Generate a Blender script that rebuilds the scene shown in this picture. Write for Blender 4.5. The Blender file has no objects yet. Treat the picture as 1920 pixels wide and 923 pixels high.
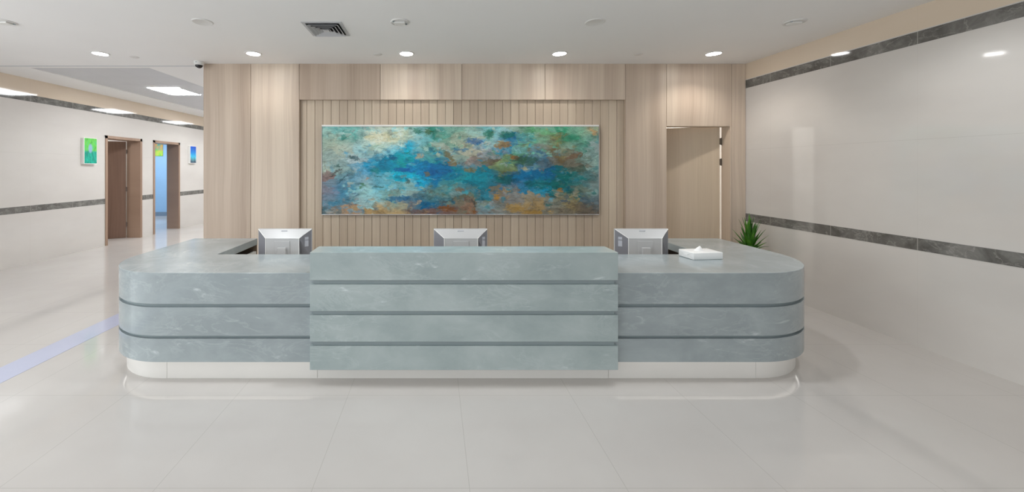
import bpy, bmesh, math, random
from mathutils import Vector, Matrix

random.seed(7)
S = bpy.context.scene
C = S.collection
PI = math.pi

# ------------------------------------------------------------------ camera
F = 720.0            # focal length in pixels of the 1920 x 923 frame
VX, VY = 815.0, 316.0  # principal point (where the receding lines meet)
HC = 1.57
cam_d = bpy.data.cameras.new('camera')
cam = bpy.data.objects.new('camera', cam_d)
C.objects.link(cam)
cam.location = (0, 0, HC)
cam.rotation_euler = (PI / 2, 0, 0)
cam_d.sensor_width = 36.0
cam_d.lens = F / 1920 * 36.0
cam_d.shift_x = (960 - VX) / 1920
cam_d.shift_y = -(461.5 - VY) / 1920
cam_d.clip_start = 0.05
S.camera = cam

# ------------------------------------------------------------------ helpers
def lin(*c):
    r = []
    for v in c:
        v = v / 255.0
        r.append(v / 12.92 if v <= 0.04045 else ((v + 0.055) / 1.055) ** 2.4)
    return tuple(r) + (1.0,)

def new_bm():
    return bmesh.new()

def box(bm, x0, x1, y0, y1, z0, z1, bevel=0.0, seg=2):
    t = bmesh.new()
    bmesh.ops.create_cube(t, size=1.0)
    for v in t.verts:
        v.co = Vector(((x0 + x1) / 2 + v.co.x * (x1 - x0), (y0 + y1) / 2 + v.co.y * (y1 - y0), (z0 + z1) / 2 + v.co.z * (z1 - z0)))
    if bevel > 0:
        bmesh.ops.bevel(t, geom=t.edges[:], offset=bevel, segments=seg, profile=0.5, affect='EDGES')
    merge(bm, t)
    return bm

def merge(bm, t, mat=None):
    me = bpy.data.meshes.new('tmp')
    if mat is not None:
        bmesh.ops.transform(t, matrix=mat, verts=t.verts[:])
    t.to_mesh(me)
    t.free()
    bm.from_mesh(me)
    bpy.data.meshes.remove(me)

def lathe(bm, prof, cx=0, cy=0, seg=40, axis='Z'):
    """surface of revolution about a vertical axis; prof = [(r, z), ...]"""
    rings = []
    for r, z in prof:
        if r < 1e-6:
            rings.append([bm.verts.new((cx, cy, z))])
        else:
            rings.append([bm.verts.new((cx + r * math.cos(2 * PI * k / seg), cy + r * math.sin(2 * PI * k / seg), z)) for k in range(seg)])
    for a, b in zip(rings, rings[1:]):
        for k in range(seg):
            k2 = (k + 1) % seg
            if len(a) == 1 and len(b) == 1:
                continue
            if len(a) == 1:
                bm.faces.new((a[0], b[k2], b[k]))
            elif len(b) == 1:
                bm.faces.new((a[k], a[k2], b[0]))
            else:
                bm.faces.new((a[k], a[k2], b[k2], b[k]))
    bmesh.ops.recalc_face_normals(bm, faces=bm.faces[:])
    return bm

def prism(bm, pts, z0, z1):
    """vertical prism over a plan polygon"""
    t = bmesh.new()
    lo = [t.verts.new((x, y, z0)) for x, y in pts]
    hi = [t.verts.new((x, y, z1)) for x, y in pts]
    n = len(pts)
    t.faces.new(lo[::-1])
    t.faces.new(hi)
    for k in range(n):
        t.faces.new((lo[k], lo[(k + 1) % n], hi[(k + 1) % n], hi[k]))
    bmesh.ops.recalc_face_normals(t, faces=t.faces[:])
    merge(bm, t)
    return bm

def tube(bm, pts, rad, seg=10):
    t = bmesh.new()
    rings = []
    for i, p in enumerate(pts):
        p = Vector(p)
        d = (Vector(pts[min(i + 1, len(pts) - 1)]) - Vector(pts[max(i - 1, 0)])).normalized()
        up = Vector((0, 0, 1)) if abs(d.z) < 0.9 else Vector((1, 0, 0))
        a = d.cross(up).normalized()
        b = d.cross(a).normalized()
        rings.append([t.verts.new(p + rad * (a * math.cos(2 * PI * k / seg) + b * math.sin(2 * PI * k / seg))) for k in range(seg)])
    for r0, r1 in zip(rings, rings[1:]):
        for k in range(seg):
            t.faces.new((r0[k], r0[(k + 1) % seg], r1[(k + 1) % seg], r1[k]))
    t.faces.new(rings[0][::-1])
    t.faces.new(rings[-1])
    bmesh.ops.recalc_face_normals(t, faces=t.faces[:])
    merge(bm, t)
    return bm

def origin_of(o):
    p = Vector((0, 0, 0))
    while o is not None:
        p += o.location
        o = o.parent
    return p

def obj(name, bm, mat, parent=None, smooth=False, kind=None, label=None, local=False):
    """link a bmesh as ONE mesh object; its vertices are given in room coordinates unless local"""
    if parent is not None and not local:
        bmesh.ops.translate(bm, verts=bm.verts[:], vec=-origin_of(parent))
    me = bpy.data.meshes.new(name)
    bm.to_mesh(me)
    bm.free()
    if smooth:
        for p in me.polygons:
            p.use_smooth = True
        if hasattr(me, 'set_sharp_from_angle'):
            me.set_sharp_from_angle(angle=math.radians(32))
    me.materials.append(mat)
    o = bpy.data.objects.new(name, me)
    C.objects.link(o)
    if parent is not None:
        o.parent = parent
    if kind:
        o['kind'] = kind
    if label:
        o['label'] = label
    return o

def thing(name, label, cat, loc=(0, 0, 0), group=None):
    o = bpy.data.objects.new(name, None)
    o.empty_display_size = 0.1
    C.objects.link(o)
    o.location = loc
    o['label'] = label
    o['category'] = cat
    if group:
        o['group'] = group
    return o

def copy_thing(root, loc, label, group=None):
    r = root.copy()
    C.objects.link(r)
    r.location = loc
    r['label'] = label
    if group:
        r['group'] = group
    for ch in list(root.children):
        c = ch.copy()
        C.objects.link(c)
        c.parent = r
        for g in ch.children:
            d = g.copy()
            C.objects.link(d)
            d.parent = c
    return r

# ------------------------------------------------------------------ materials
class M:
    def __init__(s, name, rough=0.5, color=None, spec=0.5, metal=0.0, coat=0.0):
        s.m = bpy.data.materials.new(name)
        s.m.use_nodes = True
        s.t = s.m.node_tree
        s.p = s.t.nodes['Principled BSDF']
        s.p.inputs['Roughness'].default_value = rough
        s.p.inputs['Specular IOR Level'].default_value = spec
        s.p.inputs['Metallic'].default_value = metal
        s.p.inputs['Coat Weight'].default_value = coat
        if color:
            s.p.inputs['Base Color'].default_value = color
    def n(s, typ, **kw):
        nd = s.t.nodes.new(typ)
        for k, v in kw.items():
            setattr(nd, k, v)
        return nd
    def put(s, sock, v):
        if hasattr(v, 'links') or isinstance(v, bpy.types.NodeSocket):
            s.t.links.new(v, sock)
        else:
            sock.default_value = v
    def coord(s, out='Object'):
        return s.n('ShaderNodeTexCoord').outputs[out]
    def math(s, op, a, b=None, c=None, clamp=False):
        nd = s.n('ShaderNodeMath', operation=op, use_clamp=clamp)
        s.put(nd.inputs[0], a)
        if b is not None: s.put(nd.inputs[1], b)
        if c is not None: s.put(nd.inputs[2], c)
        return nd.outputs[0]
    def xyz(s, v):
        nd = s.n('ShaderNodeSeparateXYZ')
        s.put(nd.inputs[0], v)
        return nd.outputs[0], nd.outputs[1], nd.outputs[2]
    def vec(s, x, y, z=0.0):
        nd = s.n('ShaderNodeCombineXYZ')
        for i, v in enumerate((x, y, z)): s.put(nd.inputs[i], v)
        return nd.outputs[0]
    def mapping(s, v, scale=(1, 1, 1), loc=(0, 0, 0), rot=(0, 0, 0)):
        nd = s.n('ShaderNodeMapping')
        s.put(nd.inputs[0], v)
        nd.inputs['Scale'].default_value = scale
        nd.inputs['Location'].default_value = loc
        nd.inputs['Rotation'].default_value = rot
        return nd.outputs[0]
    def noise(s, v, scale, detail=3.0, rough=0.5, dist=0.0, out=0):
        nd = s.n('ShaderNodeTexNoise')
        s.put(nd.inputs['Vector'], v)
        nd.inputs['Scale'].default_value = scale
        nd.inputs['Detail'].default_value = detail
        nd.inputs['Roughness'].default_value = rough
        nd.inputs['Distortion'].default_value = dist
        return nd.outputs[out]
    def ramp(s, f, stops, interp='LINEAR'):
        nd = s.n('ShaderNodeValToRGB')
        cr = nd.color_ramp
        cr.interpolation = interp
        while len(cr.elements) < len(stops):
            cr.elements.new(0.5)
        for e, (p, c) in zip(cr.elements, stops):
            e.position = p
            e.color = c
        s.put(nd.inputs[0], f)
        return nd.outputs[0]
    def mix(s, f, a, b, mode='MIX'):
        nd = s.n('ShaderNodeMix', data_type='RGBA', blend_type=mode)
        s.put(nd.inputs[0], f)
        s.put(nd.inputs[6], a)
        s.put(nd.inputs[7], b)
        return nd.outputs[2]
    def step(s, v, lo, hi, a=0.0, b=1.0):
        nd = s.n('ShaderNodeMapRange', interpolation_type='SMOOTHSTEP')
        s.put(nd.inputs[0], v)
        for i, q in zip((1, 2, 3, 4), (lo, hi, a, b)): nd.inputs[i].default_value = q
        return nd.outputs[0]
    def base(s, v):
        s.put(s.p.inputs['Base Color'], v)
        return s
    def bump(s, h, strength=0.2, dist=0.002):
        nd = s.n('ShaderNodeBump')
        nd.inputs['Strength'].default_value = strength
        nd.inputs['Distance'].default_value = dist
        s.put(nd.inputs['Height'], h)
        s.put(s.p.inputs['Normal'], nd.outputs[0])
        return s

def grid_lines(m, u, pitch, off, width):
    """1 on thin joints repeated every pitch along coordinate u"""
    a = m.math('DIVIDE', m.math('SUBTRACT', u, off), pitch)
    fr = m.math('FRACT', a)
    d = m.math('MINIMUM', fr, m.math('SUBTRACT', 1.0, fr))
    return m.math('LESS_THAN', d, width / pitch / 2)

def mat_plain(name, col, rough=0.5, spec=0.5, metal=0.0, var=0.03, scale=3.0):
    m = M(name, rough, None, spec, metal)
    f = m.noise(m.coord(), scale, 4.0)
    lo = tuple(v * (1 - var) for v in col[:3]) + (1,)
    hi = tuple(min(1, v * (1 + var)) for v in col[:3]) + (1,)
    m.base(m.ramp(f, [(0.3, lo), (0.7, hi)]))
    return m.m

def mat_emit(name, col, strength):
    m = M(name, 0.4, (0.8, 0.8, 0.8, 1))
    m.p.inputs['Emission Color'].default_value = col
    m.p.inputs['Emission Strength'].default_value = strength
    return m.m

def mat_floor():
    m = M('polished_floor_tile', 0.07, spec=0.5)
    co = m.coord()
    x, y, z = m.xyz(co)
    cloud = m.noise(m.mapping(co, (0.5, 0.5, 1)), 1.6, 5.0, 0.55)
    col = m.ramp(cloud, [(0.3, lin(192, 187, 183)), (0.7, lin(202, 198, 194))])
    j = m.math('MAXIMUM', grid_lines(m, x, 0.77, 0.171, 0.003), grid_lines(m, y, 0.77, 2.654, 0.003))
    col = m.mix(m.math('MULTIPLY', j, 0.45), col, lin(150, 145, 138))
    m.base(col)
    ro = m.noise(co, 3.0, 3.0)
    m.put(m.p.inputs['Roughness'], m.step(ro, 0.3, 0.7, 0.06, 0.12))
    return m.m

def mat_wall_tile(name, lo, hi, rough=0.06):
    m = M(name, rough, spec=0.75)
    co = m.coord()
    x, y, z = m.xyz(co)
    cloud = m.noise(m.mapping(co, (0.4, 0.4, 0.9)), 1.5, 4.0, 0.55)
    veil = m.noise(m.mapping(co, (1, 0.5, 3.0), rot=(0.15, 0, 0)), 1.2, 5.0, 0.6, 0.6)
    col = m.ramp(cloud, [(0.3, lo), (0.7, hi)])
    col = m.mix(m.math('MULTIPLY', m.step(veil, 0.6, 0.72), 0.12), col, lin(225, 218, 208))
    j = m.math('MAXIMUM', m.math('MULTIPLY', grid_lines(m, y, 1.48, 0.42, 0.003), 0.4), grid_lines(m, z, 0.92, 0.905, 0.003))
    col = m.mix(m.math('MULTIPLY', j, 0.22), col, lin(130, 122, 112))
    m.base(col)
    return m.m

def mat_band():
    m = M('grey_marble_band', 0.06, spec=0.5)
    co = m.coord()
    x, y, z = m.xyz(co)
    a = m.noise(co, 5.0, 8.0, 0.68, 0.5)
    v = m.noise(m.mapping(co, (1, 1, 1.4), rot=(0.7, 0.3, 0)), 3.5, 6.0, 0.6, 1.2)
    vein = m.math('SUBTRACT', 1.0, m.step(m.math('ABSOLUTE', m.math('SUBTRACT', v, 0.5)), 0.0, 0.02))
    col = m.ramp(a, [(0.3, lin(84, 82, 78)), (0.5, lin(110, 108, 104)), (0.72, lin(142, 140, 136))])
    col = m.mix(m.math('MULTIPLY', vein, 0.3), col, lin(185, 182, 176))
    j = grid_lines(m, y, 0.742, 0.41, 0.005)
    col = m.mix(m.math('MULTIPLY', j, 0.6), col, lin(190, 187, 180))
    m.base(col)
    return m.m

def mat_wood(name, dark, mid, light, pitch=None, off=0.0, horiz='x', rough=0.42, amp=1.0):
    m = M(name, rough, spec=0.35)
    co = m.coord()
    x, y, z = m.xyz(co)
    u = x if horiz == 'x' else y
    if pitch:
        idx = m.math('FLOOR', m.math('DIVIDE', m.math('SUBTRACT', u, off), pitch))
        wn = m.n('ShaderNodeTexWhiteNoise', noise_dimensions='1D')
        m.put(wn.inputs['W'], idx)
        rnd = wn.outputs[0]
    else:
        rnd = m.n('ShaderNodeObjectInfo').outputs['Random']
    sh = m.math('MULTIPLY', rnd, 37.0)
    # broad cathedral figure, then fine pores, both running with the height
    wob = m.math('MULTIPLY', m.math('SUBTRACT', m.noise(m.vec(u, sh, m.math('MULTIPLY', z, 0.5)), 1.4, 2.0), 0.5), 0.10)
    uw = m.math('ADD', u, wob)
    broad = m.noise(m.vec(m.math('MULTIPLY', uw, 3.4), sh, m.math('MULTIPLY', z, 0.06)), 1.5, 4.0, 0.62)
    fine = m.noise(m.vec(m.math('MULTIPLY', uw, 60.0), sh, m.math('MULTIPLY', z, 0.7)), 1.5, 3.0, 0.6)
    f = m.math('ADD', m.math('MULTIPLY', broad, 0.8 * amp), m.math('MULTIPLY', fine, 0.26))
    f = m.math('ADD', f, m.math('MULTIPLY', m.math('SUBTRACT', rnd, 0.5), 0.16))
    f = m.math('SUBTRACT', f, 0.03 - 0.4 * (1 - amp))
    col = m.ramp(f, [(0.30, dark), (0.5, mid), (0.68, light)])
    m.base(col)
    m.bump(fine, 0.06, 0.001)
    return m.m

def mat_stone(name, dark, mid, light, streak, rough=0.22):
    m = M(name, rough, spec=0.75)
    co = m.coord()
    a = m.noise(m.mapping(co, (1, 1, 1.6)), 2.2, 7.0, 0.6, 0.4)
    col = m.ramp(a, [(0.28, dark), (0.5, mid), (0.74, light)])
    v = m.mapping(co, (1.0, 1.0, 2.6), rot=(0.1, 0.42, 0.35))
    s1 = m.noise(v, 2.6, 8.0, 0.66, 1.1)
    s2 = m.noise(m.mapping(co, (3.0, 2.0, 9.0), loc=(3, 7, 1), rot=(0.25, -0.62, 0.5)), 1.7, 6.0, 0.6, 0.7)
    patch = m.step(m.noise(m.mapping(co, (1, 1, 1.5), loc=(5, 2, 9)), 2.4, 3.0), 0.40, 0.62)
    r1 = m.math('SUBTRACT', 1.0, m.step(m.math('ABSOLUTE', m.math('SUBTRACT', s1, 0.52)), 0.0, 0.045))
    r2 = m.step(s2, 0.60, 0.74)
    k = m.math('MULTIPLY', m.math('ADD', m.math('MULTIPLY', r1, 0.13), m.math('MULTIPLY', r2, 0.66)), patch, clamp=True)
    col = m.mix(k, col, streak)
    m.base(col)
    return m.m

def mat_metal(name, col, rough, var=0.06):
    m = M(name, rough, None, 0.5, 1.0)
    f = m.noise(m.mapping(m.coord(), (2, 2, 40)), 4.0, 3.0)
    m.base(m.ramp(f, [(0.3, tuple(v * (1 - var) for v in col[:3]) + (1,)), (0.7, col)]))
    return m.m

MAT = {}
MAT['floor'] = mat_floor()
MAT['ceiling'] = mat_plain('white_ceiling_paint', lin(240, 239, 238), 0.75, 0.25, var=0.012, scale=1.2)
MAT['grid_ceiling'] = mat_plain('grey_metal_ceiling_panel', lin(206, 207, 210), 0.5, 0.4, var=0.02)
MAT['wall_tile'] = mat_wall_tile('glossy_beige_wall_tile', lin(205, 200, 195), lin(216, 212, 207))
MAT['wall_top'] = mat_wall_tile('glossy_tan_wall_tile', lin(216, 199, 178), lin(224, 209, 190), 0.06)
MAT['band'] = mat_band()
MAT['wood'] = mat_wood('pale_oak_panel', lin(174, 155, 138), lin(195, 177, 160), lin(214, 198, 180), amp=1.0)
MAT['plank'] = mat_wood('pale_oak_plank', lin(180, 162, 143), lin(195, 178, 158), lin(210, 195, 174), pitch=0.1124, off=-1.762, amp=0.6)
MAT['jamb_wood'] = mat_wood('oak_jamb', lin(178, 158, 139), lin(194, 176, 157), lin(206, 189, 170), horiz='y', amp=0.5)
MAT['leaf_wood'] = mat_wood('oak_door_leaf', lin(190, 171, 148), lin(203, 185, 162), lin(215, 197, 175), amp=0.6)
MAT['brown_wood'] = mat_wood('brown_walnut_casing', lin(134, 109, 92), lin(156, 130, 112), lin(174, 148, 128), horiz='y', amp=0.6)
MAT['dark_wood'] = mat_wood('brown_walnut_leaf', lin(112, 88, 74), lin(132, 106, 92), lin(150, 122, 106), amp=0.6)
MAT['shelf_wood'] = mat_wood('desk_carcass_wood', lin(120, 104, 88), lin(146, 129, 111), lin(168, 152, 132), horiz='y')
MAT['seam'] = mat_plain('dark_joint_backing', lin(92, 78, 66), 0.8, 0.2)
MAT['stone_block'] = mat_stone('sea_grey_stone', lin(148, 162, 163), lin(164, 177, 177), lin(180, 191, 191), lin(218, 228, 228))
MAT['stone_wing'] = mat_stone('blue_grey_stone', lin(142, 152, 155), lin(154, 164, 167), lin(170, 180, 182), lin(214, 222, 223), 0.17)
MAT['groove'] = mat_plain('dark_grey_groove', lin(146, 157, 159), 0.6, 0.3)
MAT['plinth'] = mat_plain('white_plinth_laminate', lin(228, 225, 220), 0.3, 0.5, var=0.01)
MAT['led'] = mat_emit('warm_led_strip', (1.0, 0.97, 0.92, 1), 2.4)
MAT['white_plastic'] = mat_plain('white_plastic', lin(226, 225, 222), 0.4, 0.4, var=0.01)
MAT['offwhite'] = mat_plain('offwhite_cover', lin(222, 220, 217), 0.55, 0.3, var=0.015)
MAT['vent'] = mat_plain('grey_enamel_louvre', lin(190, 190, 192), 0.45, 0.4, var=0.01)
MAT['black'] = mat_plain('black_duct_shade', lin(20, 20, 21), 0.7, 0.2)
MAT['black_gloss'] = mat_plain('black_smoked_dome', lin(16, 16, 18), 0.08, 0.6)
MAT['dark_metal'] = mat_metal('dark_bronze_hinge', lin(92, 82, 72), 0.35)
MAT['steel'] = mat_metal('brushed_steel', lin(196, 196, 198), 0.28)
MAT['silver'] = mat_plain('silver_monitor_shell', lin(186, 186, 186), 0.3, 0.6, var=0.01)
MAT['silver_side'] = mat_plain('shaded_monitor_cheek', lin(124, 124, 130), 0.32, 0.5, var=0.03)  # darker grey puts the shade of the sloped cheeks into the colour
MAT['port'] = mat_plain('pale_port_cover', lin(178, 180, 188), 0.4, 0.5)
MAT['screen'] = mat_plain('dark_screen_glass', lin(18, 19, 22), 0.12, 0.5)
MAT['paper'] = mat_plain('white_paper', lin(246, 246, 245), 0.7, 0.2, var=0.008)
MAT['carton'] = mat_plain('white_carton', lin(240, 240, 239), 0.45, 0.35, var=0.006)
MAT['panel_lamp'] = mat_emit('led_panel_diffuser', (0.95, 0.98, 1.0, 1), 41.0)
MAT['downlight'] = mat_emit('downlight_diffuser', (1.0, 0.99, 0.98, 1), 42.0)
MAT['strip'] = mat_plain('lavender_floor_strip', lin(188, 192, 214), 0.12, 0.5, var=0.02)
MAT['frame_white'] = mat_plain('white_frame_lacquer', lin(240, 239, 236), 0.35, 0.4, var=0.006)
MAT['side_paint'] = mat_plain('white_side_room_paint', lin(226, 224, 220), 0.8, 0.2)
MAT['blue_paint'] = mat_plain('pale_blue_room_paint', lin(152, 186, 216), 0.7, 0.2)
MAT['grey_skirting'] = mat_plain('grey_skirting', lin(124, 140, 156), 0.6, 0.3)
MAT['pot'] = mat_plain('charcoal_pot', lin(74, 72, 70), 0.45, 0.4)
MAT['soil'] = mat_plain('dark_soil', lin(58, 44, 34), 0.9, 0.1, var=0.25, scale=60)

def mat_leaf():
    m = M('green_yucca_leaf', 0.38, spec=0.5)
    co = m.coord()
    f = m.noise(co, 9.0, 3.0)
    col = m.ramp(f, [(0.3, lin(34, 84, 16)), (0.55, lin(62, 122, 28)), (0.75, lin(104, 156, 48))])
    m.base(col)
    return m.m
MAT['leaf'] = mat_leaf()

# the abstract picture: nine rows of colour swatches, stirred by noise, with strokes on top
ART = [
 [(150,180,175),(110,165,165),(120,175,170),(150,175,175),(175,190,185),(190,195,180),(165,185,175),(140,185,190),(40,125,110),(130,175,165),(130,160,145),(160,185,175),(100,180,190),(150,195,200),(170,190,185),(70,130,95),(140,175,160),(60,140,110),(130,175,155),(140,175,155),(160,155,130)],
 [(140,165,155),(165,175,160),(70,150,145),(160,185,180),(195,205,190),(205,205,180),(190,195,170),(130,180,190),(70,150,145),(115,155,135),(150,165,150),(180,180,160),(155,190,190),(130,170,180),(40,110,160),(100,165,140),(110,160,140),(140,120,70),(60,120,100),(110,155,130),(110,150,150)],
 [(150,165,155),(165,170,155),(165,180,175),(150,185,190),(190,210,200),(120,185,205),(60,170,205),(130,175,180),(90,150,135),(160,170,160),(150,160,145),(180,175,160),(160,165,175),(60,130,160),(120,165,150),(130,170,155),(130,150,150),(120,105,60),(130,155,145),(70,125,115),(150,165,165)],
 [(145,160,155),(130,150,150),(165,180,185),(40,140,180),(30,110,140),(30,130,165),(40,145,150),(30,125,165),(60,140,150),(30,120,150),(90,130,140),(150,135,130),(95,80,60),(130,150,110),(40,130,120),(110,135,145),(60,110,140),(110,95,70),(110,90,75),(110,110,100),(140,165,160)],
 [(150,155,140),(140,165,165),(70,110,120),(100,160,195),(30,140,180),(40,145,165),(30,155,180),(20,120,175),(20,90,150),(25,105,150),(30,115,140),(20,125,145),(40,110,130),(90,110,80),(110,105,60),(20,95,140),(15,85,130),(20,90,105),(60,90,80),(90,110,110),(120,145,145)],
 [(120,100,100),(100,130,140),(95,140,165),(140,165,175),(90,145,165),(120,175,190),(60,170,195),(40,150,190),(25,110,160),(70,130,140),(50,145,160),(30,130,150),(60,125,140),(25,80,110),(20,95,135),(20,105,155),(15,100,115),(20,85,85),(20,105,105),(70,115,120),(115,130,130)],
 [(130,115,125),(80,125,155),(60,120,140),(150,190,190),(110,170,190),(110,150,150),(140,170,170),(120,145,140),(70,105,105),(100,140,140),(120,140,140),(50,110,130),(40,100,115),(125,105,80),(125,130,135),(90,130,150),(60,135,160),(20,95,100),(20,90,90),(100,110,100),(120,140,140)],
 [(110,125,135),(70,120,145),(110,135,145),(150,180,185),(140,180,185),(120,155,150),(125,135,130),(40,95,125),(20,90,130),(60,95,100),(100,100,85),(60,110,95),(110,125,110),(120,110,105),(120,120,120),(150,130,100),(130,120,110),(110,115,110),(140,125,90),(60,85,100),(110,120,125)],
 [(50,90,105),(130,120,110),(160,130,105),(160,130,90),(165,140,105),(165,140,105),(170,145,110),(150,125,100),(105,80,75),(110,85,80),(130,110,100),(120,80,50),(120,145,155),(125,125,120),(125,120,115),(150,120,75),(145,125,95),(125,120,110),(110,100,85),(95,85,75),(105,90,75)],
]
# strokes and leaves on the picture: u, v (from the top), half width, half height, tilt, colour
STROKES = [
 (.045,.535,.030,.012,-.6,(60,55,50)),(.075,.60,.030,.010,-.75,(40,70,75)),(.053,.447,.012,.020,0,(20,70,60)),
 (.075,.13,.014,.030,.3,(30,125,115)),(.10,.355,.010,.012,.4,(40,80,75)),(.115,.365,.016,.03,0,(18,70,80)),
 (.145,.66,.008,.022,.5,(35,95,40)),(.135,.70,.006,.02,.2,(60,110,60)),(.165,.60,.010,.014,0,(150,125,110)),
 (.19,.50,.02,.035,0,(15,120,120)),(.205,.695,.022,.012,0,(35,75,60)),(.20,.57,.016,.008,0,(25,75,60)),
 (.255,.36,.016,.02,.1,(20,80,125)),(.29,.49,.035,.022,0,(15,75,150)),(.31,.62,.010,.035,-.3,(45,60,50)),
 (.35,.34,.018,.022,-.2,(170,150,125)),(.305,.30,.012,.01,0,(20,110,80)),(.345,.06,.018,.03,0,(25,105,80)),
 (.385,.07,.012,.04,-.6,(70,95,50)),(.375,.54,.012,.03,.7,(110,100,45)),(.28,.83,.05,.035,0,(15,85,130)),
 (.35,.965,.06,.025,.1,(95,70,68)),(.46,.34,.030,.03,.6,(95,80,25)),(.475,.42,.020,.025,0,(125,95,30)),
 (.53,.495,.025,.028,.1,(120,105,45)),(.45,.93,.035,.035,.2,(120,72,28)),(.50,.72,.018,.025,0,(120,85,45)),
 (.55,.165,.035,.04,.15,(15,95,160)),(.50,.255,.028,.02,0,(30,110,150)),(.63,.80,.014,.04,.2,(170,125,55)),
 (.545,.87,.020,.014,.7,(30,40,42)),(.655,.21,.030,.045,0,(160,115,35)),(.67,.10,.03,.04,0,(20,105,80)),
 (.69,.36,.016,.022,.5,(145,85,35)),(.71,.38,.012,.018,0,(135,75,45)),(.74,.40,.045,.055,0,(35,75,60)),
 (.735,.49,.010,.016,0,(170,160,120)),(.66,.62,.04,.05,0,(10,80,75)),(.78,.66,.05,.06,0,(10,90,90)),
 (.86,.72,.012,.02,.2,(150,105,40)),(.88,.86,.02,.02,0,(25,65,95)),(.94,.93,.045,.06,.35,(98,86,74)),
 (.70,.93,.04,.05,0,(160,128,75)),(.985,.06,.02,.03,.5,(190,150,110)),(.80,.06,.05,.03,.2,(110,165,125)),
 (.90,.13,.04,.03,0,(60,130,105)),(.605,.09,.02,.05,.2,(20,110,80)),(.20,.12,.045,.06,0,(214,208,182)),
]

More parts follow.
